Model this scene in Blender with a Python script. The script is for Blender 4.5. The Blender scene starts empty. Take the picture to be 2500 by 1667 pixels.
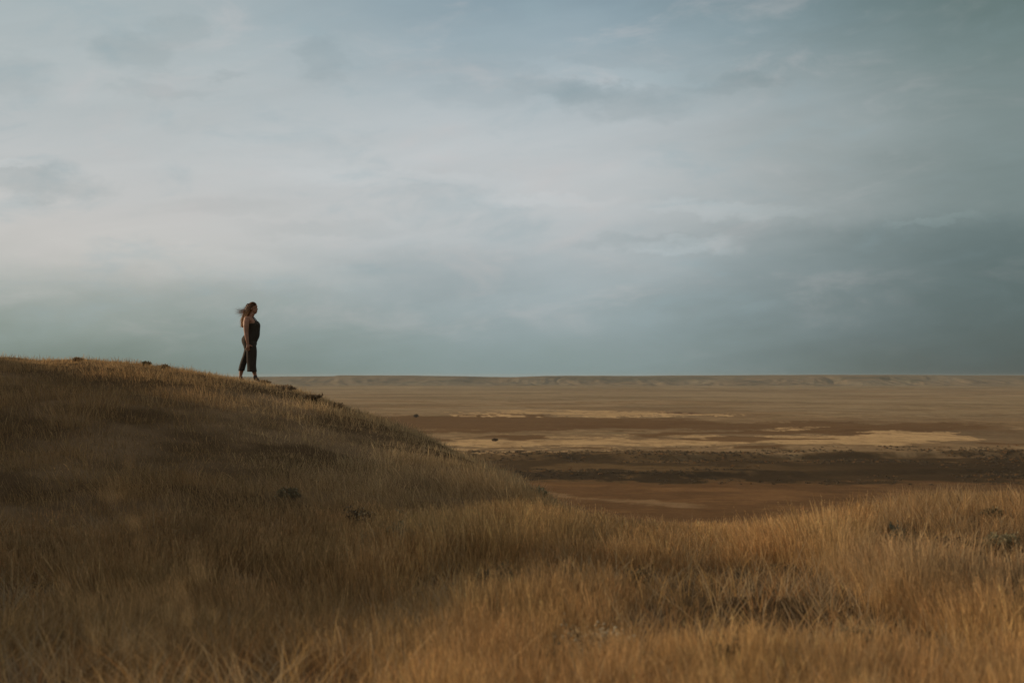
import bpy, bmesh, math, random
import numpy as np
from mathutils import Vector, Matrix

R = math.radians
SC = bpy.context.scene
COL = SC.collection
F = 3472.0            # focal length in photo pixels (50 mm on 36 mm, 2500 px wide)
PX0, V0 = 1250.0, 916.0   # column straight ahead, row of the horizon

def s2l(c):
    return tuple(((x / 255) / 12.92 if x <= 10 else ((x / 255 + .055) / 1.055) ** 2.4) for x in c)

# ------------------------------------------------------------------ camera
cam_d = bpy.data.cameras.new("camera")
cam = bpy.data.objects.new("camera", cam_d); COL.objects.link(cam)
cam_d.lens = 50; cam_d.sensor_width = 36
cam_d.clip_start = 0.05; cam_d.clip_end = 60000
cam.location = (0, 0, 0)
cam.rotation_euler = (R(90) + math.atan((V0 - 833.5) / F), 0, 0)
cam_d.dof.use_dof = True
cam_d.dof.focus_distance = 30.0
cam_d.dof.aperture_fstop = 3.0
SC.camera = cam

# ------------------------------------------------------------------ light and exposure
SUN_AZ, SUN_EL = -72.0, 13.0
SC.view_settings.view_transform = 'Standard'
SC.view_settings.look = 'None'
SC.view_settings.exposure = 0.0
SC.view_settings.gamma = 1.0
sd = bpy.data.lights.new("sun", 'SUN'); sd.energy = 3.4; sd.angle = R(2.0)
sd.color = (1.0, 0.81, 0.57)
sun = bpy.data.objects.new("sun", sd); COL.objects.link(sun)
sv = Vector((math.sin(R(SUN_AZ)) * math.cos(R(SUN_EL)), math.cos(R(SUN_AZ)) * math.cos(R(SUN_EL)), math.sin(R(SUN_EL))))
sun.rotation_euler = sv.to_track_quat('Z', 'Y').to_euler()
sun.location = sv * 60

SC.cycles.volume_bounces = 0
SC.cycles.max_bounces = 6
SC.cycles.diffuse_bounces = 3
SC.cycles.transparent_max_bounces = 4

# ------------------------------------------------------------------ world: Nishita sky behind a veil of cloud
W = bpy.data.worlds.new("World"); SC.world = W; W.use_nodes = True
nt = W.node_tree; nt.nodes.clear()
def N(kind, tree=None, **kw):
    n = (tree or nt).nodes.new(kind)
    for k, v in kw.items(): setattr(n, k, v)
    return n
class G:
    """tiny expression builder over a node tree"""
    def __init__(s, tree): s.t = tree
    def put(s, sock, v):
        if isinstance(v, (int, float)): sock.default_value = v
        elif isinstance(v, tuple): sock.default_value = v if len(v) == len(sock.default_value) else (*v, 1)
        else: s.t.links.new(v, sock)
    def m(s, op, a, b=None, c=None, clamp=False):
        n = s.t.nodes.new('ShaderNodeMath'); n.operation = op; n.use_clamp = clamp
        s.put(n.inputs[0], a)
        if b is not None: s.put(n.inputs[1], b)
        if c is not None: s.put(n.inputs[2], c)
        return n.outputs[0]
    def ss(s, x, lo, hi, a=0.0, b=1.0):
        n = s.t.nodes.new('ShaderNodeMapRange'); n.interpolation_type = 'SMOOTHSTEP'
        s.put(n.inputs[0], x)
        for i, v in enumerate((lo, hi, a, b)): n.inputs[i + 1].default_value = v
        return n.outputs[0]
    def comb(s, x, y, z=0.0):
        n = s.t.nodes.new('ShaderNodeCombineXYZ')
        for i, v in enumerate((x, y, z)): s.put(n.inputs[i], v)
        return n.outputs[0]
    def noise(s, vec, scale, detail=4.0, rough=.55, dist=0.0):
        n = s.t.nodes.new('ShaderNodeTexNoise'); s.t.links.new(vec, n.inputs['Vector'])
        n.inputs['Scale'].default_value = scale; n.inputs['Detail'].default_value = detail
        n.inputs['Roughness'].default_value = rough; n.inputs['Distortion'].default_value = dist
        return n.outputs['Fac']
    def mix(s, f, a, b, blend='MIX'):
        n = s.t.nodes.new('ShaderNodeMix'); n.data_type = 'RGBA'; n.blend_type = blend
        s.put(n.inputs[0], f); s.put(n.inputs[6], a); s.put(n.inputs[7], b)
        return n.outputs[2]
    def ramp(s, x, stops):
        n = s.t.nodes.new('ShaderNodeValToRGB'); s.t.links.new(x, n.inputs[0])
        cr = n.color_ramp; cr.interpolation = 'EASE' if False else 'B_SPLINE'
        while len(cr.elements) > 1: cr.elements.remove(cr.elements[-1])
        for i, (p, c) in enumerate(stops):
            e = cr.elements[0] if i == 0 else cr.elements.new(p)
            e.position = p; e.color = (*c, 1)
        return n.outputs[0]
g = G(nt)
tc = N('ShaderNodeTexCoord'); sep = N('ShaderNodeSeparateXYZ'); nt.links.new(tc.outputs['Generated'], sep.inputs[0])
sx, sy, sz = sep.outputs
az = g.m('MULTIPLY', g.m('ARCTAN2', sx, sy), 57.29578)
el = g.m('MULTIPLY', g.m('ARCSINE', sz), 57.29578)
# noise displaced coordinates
pv = g.comb(g.m('MULTIPLY', az, .10), g.m('ADD', g.m('MULTIPLY', el, .30), g.m('MULTIPLY', az, .03)), 3.1)
n1 = g.noise(pv, 1.3, 5, .55)
n2 = g.noise(g.comb(g.m('MULTIPLY', az, .10), g.m('MULTIPLY', el, .26), 9.7), 1.6, 5, .6)
n3 = g.noise(g.comb(g.m('MULTIPLY', az, .05), g.m('SUBTRACT', g.m('MULTIPLY', el, .34), g.m('MULTIPLY', az, .05)), 5.2), 1.5, 6, .55, .6)
azd = g.m('ADD', az, g.m('MULTIPLY', g.m('SUBTRACT', n1, .5), 6.0))
eld = g.m('ADD', el, g.m('MULTIPLY', g.m('SUBTRACT', n2, .5), 2.2))
def el_ramp(vals):
    return g.ramp(g.m('DIVIDE', eld, 40.0, clamp=True), [(e / 40.0, s2l(c)) for e, c in vals])
left = el_ramp([(0, (112, 127, 120)), (1.4, (128, 144, 139)), (3.4, (160, 169, 167)), (5.2, (206, 201, 197)), (8, (190, 194, 195)), (11, (180, 187, 188)), (15, (166, 178, 180)), (40, (150, 165, 172))])
mid = el_ramp([(0, (132, 149, 147)), (1.8, (143, 159, 163)), (4.2, (166, 178, 183)), (7, (198, 200, 201)), (10, (186, 193, 196)), (12.6, (158, 174, 181)), (15, (136, 157, 168)), (40, (130, 150, 160))])
right = el_ramp([(0, (86, 92, 86)), (2, (88, 104, 105)), (4.7, (100, 116, 117)), (7, (122, 136, 135)), (10.5, (124, 138, 137)), (13, (110, 128, 126)), (15, (96, 115, 112)), (40, (90, 108, 112))])
c = g.mix(g.ss(azd, -17, 1), left, mid)
c = g.mix(g.ss(azd, 1, 21), c, right)
# streaks of thinner and thicker veil
st = g.m('SUBTRACT', n3, .5)
c = g.mix(g.ss(st, -.02, .22, 0, .30), c, s2l((192, 190, 191)), 'MIX') if False else c
n4 = g.noise(g.comb(g.m('MULTIPLY', az, .16), g.m('SUBTRACT', g.m('MULTIPLY', el, .42), g.m('MULTIPLY', az, .03)), 12.2), 1.3, 7, .6, .4)
vis = g.m('MULTIPLY', g.ss(az, 20, 6, .25, 1), g.ss(el, .4, 3.5, .15, 1))
c = g.mix(g.m('MULTIPLY', g.ss(n4, .50, .74, 0, .34), vis), c, s2l((200, 195, 194)))
c = g.mix(g.m('MULTIPLY', g.ss(n4, .50, .28, 0, .34), vis), c, s2l((150, 171, 178)))
mulv = g.m('ADD', 1.0, g.m('MULTIPLY', st, .22))
def ell(px, v, rx, ry, amp, tilt=0.0, src=(azd, eld)):
    a0 = math.degrees(math.atan((px - PX0) / F)); e0 = (V0 - v) / F * 57.3
    dx = g.m('SUBTRACT', src[0], a0); dy = g.m('SUBTRACT', src[1], e0)
    if tilt: dy = g.m('SUBTRACT', dy, g.m('MULTIPLY', dx, tilt))
    q = g.m('ADD', g.m('POWER', g.m('DIVIDE', dx, rx * .0165), 2.0), g.m('POWER', g.m('DIVIDE', dy, ry * .0165), 2.0))
    return g.m('MULTIPLY', g.ss(q, 0, 2.6, 1, 0), amp)
nf = g.noise(g.comb(g.m('MULTIPLY', az, .5), g.m('MULTIPLY', el, 1.0), 1.7), 1.4, 5, .6)
nf2 = g.noise(g.comb(g.m('MULTIPLY', az, .5), g.m('MULTIPLY', el, 1.0), 7.7), 1.4, 5, .6)
az2 = g.m('ADD', az, g.m('MULTIPLY', g.m('SUBTRACT', nf, .5), 3.2))
el2 = g.m('ADD', el, g.m('MULTIPLY', g.m('SUBTRACT', nf2, .5), 1.5))
S2 = (az2, el2)
dark = None
for a in [(327, 166, 80, 38, .12), (436, 112, 62, 30, .09), (786, 165, 55, 40, .11), (551, 201, 34, 14, .10), (86, 471, 120, 34, .16, -.06),
          (402, 247, 110, 14, .07), (10, 232, 90, 40, .08), (1176, 235, 120, 26, .07), (1514, 256, 130, 36, .14, -.12), (1380, 228, 110, 24, .10, -.1),
          (1807, 222, 95, 20, .11, .1), (1095, 668, 180, 55, .09), (775, 562, 150, 18, .06), (560, 515, 130, 16, .05), (1560, 590, 150, 16, .09)]:
    v = ell(*a, src=S2); dark = v if dark is None else g.m('ADD', dark, v)
lite = None
for a in [(1670, 604, 110, 18, .13), (1796, 518, 170, 16, .09, -.04), (2283, 553, 90, 9, .12), (17, 430, 60, 9, .07), (1330, 490, 160, 12, .05), (960, 440, 250, 18, .04), (600, 660, 300, 30, .05, -.1), (1500, 190, 200, 16, .06, -.12)]:
    v = ell(*a, src=S2); lite = v if lite is None else g.m('ADD', lite, v)
# storm bank low on the right with a ragged upper edge
edge = g.m('SUBTRACT', 6.15, g.m('ADD', el, g.m('MULTIPLY', g.m('SUBTRACT', nf, .5), 1.1)))
bank = g.m('MULTIPLY', g.ss(edge, -.2, .7), g.ss(az, 3.5, 12.0))
bank = g.m('MULTIPLY', bank, g.ss(el, .2, 6.0, .45, 1.0))
dark = g.m('ADD', g.m('MULTIPLY', dark, .9), g.m('MULTIPLY', bank, .15)); mulv = g.m('ADD', mulv, lite)
tint = g.comb(g.m('SUBTRACT', mulv, g.m('MULTIPLY', dark, 1.1)), g.m('SUBTRACT', mulv, g.m('MULTIPLY', dark, .92)), g.m('SUBTRACT', mulv, g.m('MULTIPLY', dark, .88)))
n_ = N('ShaderNodeVectorMath', operation='MULTIPLY'); nt.links.new(c, n_.inputs[0]); nt.links.new(tint, n_.inputs[1])
cloud = n_.outputs[0]
# behind and overhead: paler veil (lights the land)
amb = g.ss(el, 16, 50)
cloud = g.mix(amb, cloud, s2l((160, 162, 162)))
n10 = N('ShaderNodeVectorMath', operation='SCALE'); nt.links.new(cloud, n10.inputs[0]); n10.inputs['Scale'].default_value = 10.0
sky = N('ShaderNodeTexSky', sky_type='NISHITA', sun_disc=False)
sky.sun_elevation = R(SUN_EL); sky.sun_rotation = R(SUN_AZ); sky.dust_density = 1.5
fin = g.mix(.93, sky.outputs[0], n10.outputs[0])
bg = N('ShaderNodeBackground'); nt.links.new(fin, bg.inputs[0]); bg.inputs[1].default_value = 0.1
wo = N('ShaderNodeOutputWorld'); nt.links.new(bg.outputs[0], wo.inputs[0])

# ------------------------------------------------------------------ helpers
rng = np.random.default_rng(11)
def hash2(ix, iy, seed):
    h = (ix.astype(np.int64) * 374761393 + iy.astype(np.int64) * 668265263 + seed * 144665) & 0xffffffff
    h = ((h ^ (h >> 13)) * 1274126177) & 0xffffffff
    return ((h ^ (h >> 16)) & 0xffffff) / float(0xffffff)
def vnoise(x, y, seed=0):
    ix = np.floor(x); iy = np.floor(y); fx = x - ix; fy = y - iy
    fx = fx * fx * (3 - 2 * fx); fy = fy * fy * (3 - 2 * fy)
    a = hash2(ix, iy, seed); b = hash2(ix + 1, iy, seed); c_ = hash2(ix, iy + 1, seed); d = hash2(ix + 1, iy + 1, seed)
    return (a * (1 - fx) + b * fx) * (1 - fy) + (c_ * (1 - fx) + d * fx) * fy
def fbm(x, y, seed=0, o=4, gain=.5):
    s = 0; a = 1; t = 0
    for i in range(o):
        s = s + a * vnoise(x * 2 ** i + 17.3 * i, y * 2 ** i - 9.1 * i, seed + i); t += a; a *= gain
    return s / t
def sst(x, a, b):
    t = np.clip((x - a) / (b - a), 0, 1); return t * t * (3 - 2 * t)

def set_props(o, label=None, category=None, group=None, kind=None):
    for k, v in (('label', label), ('category', category), ('group', group), ('kind', kind)):
        if v: o[k] = v
    return o
def empty(name, loc, label, category, group=None, rz=0.0):
    o = bpy.data.objects.new(name, None); COL.objects.link(o); o.location = loc; o.rotation_euler[2] = rz
    o.empty_display_size = .1
    return set_props(o, label, category, group)
def mesh_obj(name, verts, faces, mat, parent=None, col=None, smooth=False):
    """verts Nx3, faces: list of (array Mxk)"""
    me = bpy.data.meshes.new(name)
    verts = np.asarray(verts, dtype=np.float32)
    groups = [np.asarray(f, dtype=np.int32) for f in (faces if isinstance(faces, list) else [faces]) if len(f)]
    me.vertices.add(len(verts)); me.vertices.foreach_set('co', verts.ravel())
    loops = np.concatenate([f.ravel() for f in groups])
    sizes = np.concatenate([np.full(len(f), f.shape[1], np.int32) for f in groups])
    me.loops.add(len(loops)); me.loops.foreach_set('vertex_index', loops)
    me.polygons.add(len(sizes))
    st_ = np.zeros(len(sizes), np.int32); st_[1:] = np.cumsum(sizes)[:-1]
    me.polygons.foreach_set('loop_start', st_)
    try: me.polygons.foreach_set('loop_total', sizes)
    except Exception: pass
    if smooth: me.polygons.foreach_set('use_smooth', np.ones(len(sizes), bool))
    if col is not None:
        ca = me.color_attributes.new('Col', 'FLOAT_COLOR', 'POINT')
        rgba = np.ones((len(verts), 4), np.float32); rgba[:, :3] = col
        ca.data.foreach_set('color', rgba.ravel())
    me.update(calc_edges=True); me.validate()
    me.materials.append(mat)
    o = bpy.data.objects.new(name, me); COL.objects.link(o)
    if parent: o.parent = parent
    return o

# ------------------------------------------------------------------ materials
def new_mat(name):
    m = bpy.data.materials.new(name); m.use_nodes = True; m.node_tree.nodes.clear(); return m, m.node_tree
def attr_mat(name, rough=.9, translucent=0.0, noise=None, bump=None, spec=.15):
    """colour attribute, broken up by procedural noise"""
    m, t = new_mat(name); q = G(t)
    at = t.nodes.new('ShaderNodeAttribute'); at.attribute_name = 'Col'
    colr = at.outputs['Color']
    geo = t.nodes.new('ShaderNodeNewGeometry')
    if noise:
        for sc, amp in noise:
            f = q.noise(geo.outputs['Position'], sc, 6, .62)
            k = q.m('ADD', 1 - amp, q.m('MULTIPLY', f, 2 * amp))
            v = t.nodes.new('ShaderNodeVectorMath'); v.operation = 'SCALE'; t.links.new(colr, v.inputs[0]); t.links.new(k, v.inputs['Scale']); colr = v.outputs[0]
    b = t.nodes.new('ShaderNodeBsdfPrincipled'); t.links.new(colr, b.inputs['Base Color'])
    b.inputs['Roughness'].default_value = rough; b.inputs['Specular IOR Level'].default_value = spec
    if bump:
        bn = t.nodes.new('ShaderNodeBump'); bn.inputs['Strength'].default_value = bump[1]; bn.inputs['Distance'].default_value = bump[2]
        t.links.new(q.noise(geo.outputs['Position'], bump[0], 5, .6), bn.inputs['Height']); t.links.new(bn.outputs[0], b.inputs['Normal'])
    out = t.nodes.new('ShaderNodeOutputMaterial'); last = b.outputs[0]
    if translucent:
        tr = t.nodes.new('ShaderNodeBsdfTranslucent'); t.links.new(colr, tr.inputs[0])
        mx = t.nodes.new('ShaderNodeMixShader'); mx.inputs[0].default_value = translucent
        t.links.new(last, mx.inputs[1]); t.links.new(tr.outputs[0], mx.inputs[2]); last = mx.outputs[0]
    t.links.new(last, out.inputs[0])
    return m
def plain_mat(name, col, rough=.8, noise=(8, .2), spec=.2, sheen=0, bump=None, sss=0, wts=None):
    m, t = new_mat(name); q = G(t)
    tcn = t.nodes.new('ShaderNodeTexCoord')
    f = q.noise(tcn.outputs['Object'], noise[0], 5, .6)
    cc = q.mix(f, tuple(x * (1 - noise[1]) for x in col), tuple(min(1, x * (1 + noise[1])) for x in col))
    b = t.nodes.new('ShaderNodeBsdfPrincipled'); t.links.new(cc, b.inputs['Base Color'])
    b.inputs['Roughness'].default_value = rough; b.inputs['Specular IOR Level'].default_value = spec
    b.inputs['Sheen Weight'].default_value = sheen
    b.inputs['Subsurface Weight'].default_value = sss; b.inputs['Subsurface Scale'].default_value = .01
    if bump:
        bn = t.nodes.new('ShaderNodeBump'); bn.inputs['Strength'].default_value = bump[1]; bn.inputs['Distance'].default_value = bump[2]
        t.links.new(q.noise(tcn.outputs['Object'], bump[0], 4, .6), bn.inputs['Height']); t.links.new(bn.outputs[0], b.inputs['Normal'])
    out = t.nodes.new('ShaderNodeOutputMaterial'); t.links.new(b.outputs[0], out.inputs[0])
    return m
M_SOIL = attr_mat('soil and thatch', .95, 0, [(2.3, .25), (22, .35), (120, .3)], (60, .8, .02), spec=0)
M_VALLEY = attr_mat('valley floor', .95, 0, [(.012, .2), (.07, .35), (.4, .35)], spec=0)
M_PLATEAU = attr_mat('plateau slopes', .95, 0, [(.003, .12), (.012, .2), (.05, .2)], spec=0)
M_GRASS = attr_mat('dry grass', .8, .40, spec=.05)
M_LEAF = attr_mat('shrub leaves', .8, .2)
M_TWIG = plain_mat('twigs', (.12, .085, .055), .9, (40, .3))
M_FLOWER = plain_mat('dry pale flowers', (.42, .34, .22), .8, (60, .2))
M_STONE = plain_mat('pale stone', (.42, .37, .31), .9, (14, .3), bump=(20, .6, .01))
M_DSTONE = plain_mat('dark stone', (.14, .11, .085), .9, (14, .4), bump=(20, .6, .01))

# ------------------------------------------------------------------ the hillside: a height field
TAB = [  # px, then (y, z) of nodes a, b, c, ridge
    (-1800, 8, -.15, 13, 1.60, 19, 2.7, 27, 3.5),  # out of view on the left: slope raised to shade the foreground
    (-1200, 8, -.85, 13, .75, 20, 2.2, 28, 3.0),
    (-600, 9, -1.35, 14, -.55, 21, .95, 29, 1.75),
    (-200, 10, -1.62, 16, -1.1, 23, -.05, 31, .48),
    (0, 11, -1.72, 17, -1.15, 24, -.10, 31, .31),
    (300, 11, -1.78, 17, -1.25, 24, -.22, 31, .19),
    (460, 11, -1.78, 17, -1.30, 24, -.36, 31, .05),
    (620, 11, -1.74, 17, -1.38, 24, -.55, 31, -.15),
    (740, 11, -1.70, 17, -1.42, 24, -.72, 31, -.40),
    (850, 11, -1.66, 17, -1.45, 23, -.98, 30, -.74),
    (1000, 11, -1.60, 17, -1.50, 22, -1.22, 28, -1.15),
    (1150, 11, -1.55, 16, -1.52, 20, -1.42, 25, -1.56),
    (1300, 10, -1.46, 14, -1.56, 18, -1.63, 22, -1.88),
    (1400, 9, -1.41, 12, -1.50, 15, -1.63, 19, -1.93),
    (1550, 9, -1.40, 12, -1.52, 14.5, -1.65, 17.5, -1.92),
    (1700, 9, -1.39, 12, -1.52, 14, -1.65, 16.5, -1.89),
    (1850, 9, -1.39, 11.5, -1.50, 13.7, -1.62, 16, -1.83),
    (2000, 9, -1.38, 11.3, -1.43, 13.2, -1.52, 15.3, -1.67),
    (2120, 9, -1.38, 11, -1.39, 12.8, -1.40, 15, -1.50),
    (2250, 9, -1.40, 11, -1.38, 12.5, -1.31, 14.5, -1.39),
    (2500, 9, -1.40, 11, -1.36, 12.5, -1.27, 14.5, -1.35),
    (3400, 9, -1.35, 11, -1.25, 12.5, -1.10, 14.5, -1.10),
    (4500, 9, -1.35, 11, -1.25, 12.5, -1.10, 14.5, -1.10)]
_t = np.array(TAB, float); _px = np.arange(-1800, 4501, 10.0)
_dense = np.stack([np.interp(_px, _t[:, 0], _t[:, i]) for i in range(1, 9)], 1)
_k = np.exp(-.5 * (np.arange(-12, 13) / 4.5) ** 2); _k /= _k.sum()
_pad = np.pad(_dense, ((12, 12), (0, 0)), mode='edge')
_dense = np.stack([np.convolve(_pad[:, i], _k, 'valid') for i in range(8)], 1)
VALLEY_Z = -60.0
def hill_z(x, y, detail=True):
    x = np.asarray(x, float); y = np.asarray(y, float)
    sh = x.shape; x = x.ravel(); y = y.ravel()
    r = np.hypot(x, y) + 1e-6
    t = np.where(y > 1e-3, x / np.maximum(y, 1e-3), np.sign(x) * 99)
    tcl = np.clip(t, -.88, .93)
    yy = np.where(np.abs(t - tcl) > 1e-9, r / np.sqrt(1 + tcl ** 2), y)
    px = PX0 + F * tcl
    D = np.stack([np.interp(px, _px, _dense[:, i]) for i in range(8)], 1)
    n = len(x); o = np.ones(n)
    Y = np.stack([0 * o, 5.5 * o, D[:, 0], D[:, 2], D[:, 4], D[:, 6], D[:, 6] + 5, D[:, 6] + 28, 160 * o, 380 * o, 1e5 * o], 1)
    zr = D[:, 7]
    Z = np.stack([-1.34 * o, -1.36 * o, D[:, 1], D[:, 3], D[:, 5], zr, zr + np.minimum((zr - D[:, 5]) * .1, 0) - .55, zr - 6.5, -38 * o, (VALLEY_Z - 2.5) * o, (VALLEY_Z - 2.5) * o], 1)
    h = np.diff(Y, axis=1); d = np.diff(Z, axis=1) / h
    mm = np.zeros_like(Z)
    mm[:, 1:-1] = (d[:, :-1] * h[:, 1:] + d[:, 1:] * h[:, :-1]) / (h[:, 1:] + h[:, :-1])
    mm[:, -2:] = 0
    yy = np.maximum(yy, 0)
    k = np.clip((yy[:, None] >= Y[:, 1:-1]).sum(1), 0, Y.shape[1] - 2)
    i = np.arange(n)
    H = h[i, k]; s = (yy - Y[i, k]) / H
    z = ((2 * s ** 3 - 3 * s ** 2 + 1) * Z[i, k] + (s ** 3 - 2 * s ** 2 + s) * H * mm[i, k]
         + (-2 * s ** 3 + 3 * s ** 2) * Z[i, k + 1] + (s ** 3 - s ** 2) * H * mm[i, k + 1])
    # behind the photographer the ground simply goes on
    back = sst(-y, 0, 12)
    z = z * (1 - back) + back * (-1.5 - .02 * np.abs(y))
    near = sst(r, .5, 4)
    z = -1.34 * (1 - near) + z * near
    if detail:
        a = sst(r, 2, 8) * (1 - sst(r, 60, 200))
        z = z + a * ((fbm(x * .9, y * .9, 3, 3) - .5) * .15 + (fbm(x * 3.1, y * 3.1, 6, 2) - .5) * .05 + (fbm(x * .22, y * .22, 8, 2) - .5) * .16)
        z = z + sst(r, 60, 300) * (fbm(x * .006, y * .006, 5, 4) - .5) * 6 * (1 - sst(r, 380, 600) * .9)
    return z.reshape(sh)
def place(px, v, dmin=3.0):
    """ground point seen at a pixel of the photograph"""
    t = (px - PX0) / F
    ys = np.arange(dmin, 60, .05); zs = hill_z(t * ys, ys)
    ang = V0 - zs / ys * F
    ok = np.where(ang <= v)[0]
    y = ys[ok[0]] if len(ok) else ys[np.argmin(ang)]
    return Vector((t * y, y, float(hill_z(np.array([t * y]), np.array([y]))[0])))

def polar_grid(azs, rs, zf):
    A, Rr = np.meshgrid(azs, rs); X = np.sin(A) * Rr; Yv = np.cos(A) * Rr
    Z = zf(X, Yv)
    V = np.stack([X.ravel(), Yv.ravel(), Z.ravel()], 1)
    nr, na = X.shape
    i = np.arange(nr - 1)[:, None] * na + np.arange(na - 1)[None]
    Fq = np.stack([i, i + 1, i + na + 1, i + na], -1).reshape(-1, 4)
    return V, Fq[:, ::-1]
azf = np.radians(np.concatenate([np.arange(-180, -30, 2.5), np.arange(-30, 30, .15), np.arange(30, 180.1, 2.5)]))
rs = np.concatenate([np.arange(.3, 44, .14), np.geomspace(44, 640, 50)])
V, Fq = polar_grid(azf, rs, hill_z)
x, y = V[:, 0], V[:, 1]; r = np.hypot(x, y)
nn = fbm(x * .7, y * .7, 21, 4)[:, None]
c1, c2 = np.array((.085, .052, .027)), np.array((.19, .12, .065))
col = c1 + (c2 - c1) * sst(nn, .3, .7)
col = col * (1 + .25 * sst(r, 14, 26)[:, None])
col = np.where(r[:, None] > 70, np.array((.155, .085, .04)), col)
set_props(mesh_obj('hillside_ground', V, Fq, M_SOIL, col=col, smooth=True), kind='structure')

# ------------------------------------------------------------------ valley floor, painted mostly by what grows or dries there
def valley_z(x, y):
    r = np.hypot(x, y)
    z = VALLEY_Z + (fbm(x * .004, y * .004, 31, 4) - .5) * 3.0 * sst(r, 500, 900)
    # two low terraces whose banks face the camera
    w = (fbm(x * .006, y * .0, 41, 3) - .5) * 90
    for d0, hh in ((855, 2.6), (985, 3.6), (1330, .8), (1830, 1.2)):
        ym = y + w
        z = z + hh * (sst(ym, d0, d0 + 16) - 1) * (1 if d0 > 0 else 1)
    z = z + 8.2 - 0 * r
    z = z - sst(r, 500, 800) * 0
    z = np.where(r < 640, np.minimum(z, VALLEY_Z - .2 + sst(r, 560, 640) * 0), z)
    return z
azv = np.radians(np.concatenate([np.arange(-80, -24, 1.5), np.arange(-24, 24, .055), np.arange(24, 80.1, 1.5)]))
rv = F * 60 / np.concatenate([np.arange(370, 24, -1.0)])        # image-uniform steps
rv = np.concatenate([[395, 430, 480, 540], rv, [9200]]); rv = np.unique(rv)
V, Fq = polar_grid(azv, rv, valley_z)
x, y = V[:, 0], V[:, 1]
px = PX0 + F * x / y; vv = V0 + F * 60 / np.maximum(y, 1)
wob = (fbm(x * .012, y * .012, 51, 7, .68) - .5)
wob2 = (fbm(x * .02, y * .02, 61, 7, .68) - .5)
big = fbm(x * .0015, y * .0015, 71, 4)
fine = fbm(x * .03, y * .05, 81, 4, .6)
pxw = px + wob * 330; vw = vv + wob2 * 44 * np.clip((vv - 930) / 150, .1, 1)
C = lambda *a: np.array(a)
tan_, mud, red, dark_, olive, pale = C(.29, .18, .09), C(.52, .32, .15), C(.155, .082, .036), C(.06, .038, .02), C(.19, .145, .075), C(.33, .235, .13)
col = np.ones((len(x), 3)) * tan_
def lay(mask, cc):
    global col
    m = mask[:, None]; col = col * (1 - m) + np.asarray(cc) * m
lay(sst(big, .42, .62) * .55, pale)
lay(sst(fine, .55, .7) * .35 * (vv < 1120), olive)
lay(sst(fbm(x * .004, y * .012, 85, 4), .52, .62) * .45, C(.22, .145, .08))
# far foot of the plateau greener
lay((1 - sst(vv, 946, 965)) * .55, olive)
lay((1 - sst(np.abs(vv - 950 + (px - 1250) * .004), 1, 4)) * .5, pale)
def blob(p0, v0, rx, ry, soft=.12, power=2, thr=1.0):
    q = (np.abs((pxw - p0) / rx)) ** power + (np.abs((vw - v0) / ry)) ** power
    return 1 - sst(q, thr - soft, thr + soft)
lay(sst(fbm(x * .03, y * .018, 86, 5, .65), .52, .64) * .40 * sst(vv, 960, 1010), C(.19, .115, .055))
lay(sst(fbm(x * .05 + 9, y * .03, 87, 4, .65), .56, .66) * .40 * sst(vv, 990, 1060), C(.40, .26, .13))
lay(sst(fbm(x * .0035 + 3, y * .0040, 88, 6, .62), .50, .57) * .42 * (1 - sst(vv, 1000, 1050)), C(.19, .13, .07))
lay(sst(fbm(x * .0045 + 7, y * .0050, 89, 6, .62), .54, .60) * .45 * (1 - sst(vv, 1000, 1050)), C(.39, .27, .15))
lay(sst(fbm(x * .010 + 3, y * .012, 90, 6, .62), .54, .60) * .45 * sst(vv, 990, 1010), C(.20, .12, .06))
# reddish brown marsh
lay(blob(1150, 1048, 620, 22) * .9, red)
lay(blob(1900, 1058, 560, 13) * .85, red)
lay(blob(2250, 1072, 300, 10) * .8, red)
lay(blob(1300, 1093, 500, 5) * .0, red)
lay(blob(1660, 1022, 75, 4) * .9, C(.14, .075, .04))
lay(blob(2500, 1085, 260, 22) * .6, C(.2, .13, .07))
# pale dried pans
lay(blob(1420, 1020, 250, 4.5) * .9, mud)
lay(blob(1640, 1026, 200, 2.6), mud)
lay(blob(1180, 1026, 130, 2.2), mud)
lay(blob(1650, 1096, 620, 12), mud)
lay(blob(2180, 1088, 220, 12), mud)
lay(blob(1250, 1117, 230, 3), mud)
lay(blob(1900, 1065, 60, 3), mud)
isl = fbm(x * .016 + 5, y * .016, 91, 3)
lay(sst(isl, .63, .67) * (vv > 1070) * (vv < 1112) * .9, red)
speck = sst(fbm(x * .07, y * .035, 97, 4, .7), .54, .63)
lay(speck * .3 * sst(vv, 1010, 1050), C(.17, .095, .045))
# nearer: dark brush bank then rusty flat
near_dark = sst(vw, 1116, 1124)
lay(near_dark, C(.145, .085, .038))
lay(.75 * sst(vw, 1128 , 1134) * (1 - sst(vw, 1142, 1150)), dark_)
lay(sst(px, 1500, 2200) * sst(vw, 1118, 1128) * (1 - sst(vw, 1166, 1180)) * .85, dark_)
lay(sst(vw, 1156, 1160) * (1 - sst(vw, 1165, 1170)) * (1 - sst(px, 1900, 2200)), dark_)
rust = sst(vw, 1166, 1174)
lay(rust, C(.155, .08, .035))
lay(rust * sst(fbm(x * .03, y * .06, 95, 5, .65), .50, .62) * .6, C(.23, .115, .047))
lay(sst(px, 1900, 2500) * rust * .35, C(.10, .065, .038))  # flat gets darker towards the right
q = (np.abs(vw - (1212 + (px - 1400) * .075))); lay((1 - sst(q, 3, 7)) * sst(px, 1280, 1380) * (1 - sst(px, 1650, 1750)) * .5 * sst(fbm(x * .05, y * .05, 98, 3), .3, .6), C(.36, .22, .11))
set_props(mesh_obj('valley_floor', V, Fq, M_VALLEY, col=col, smooth=True), kind='structure')

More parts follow.
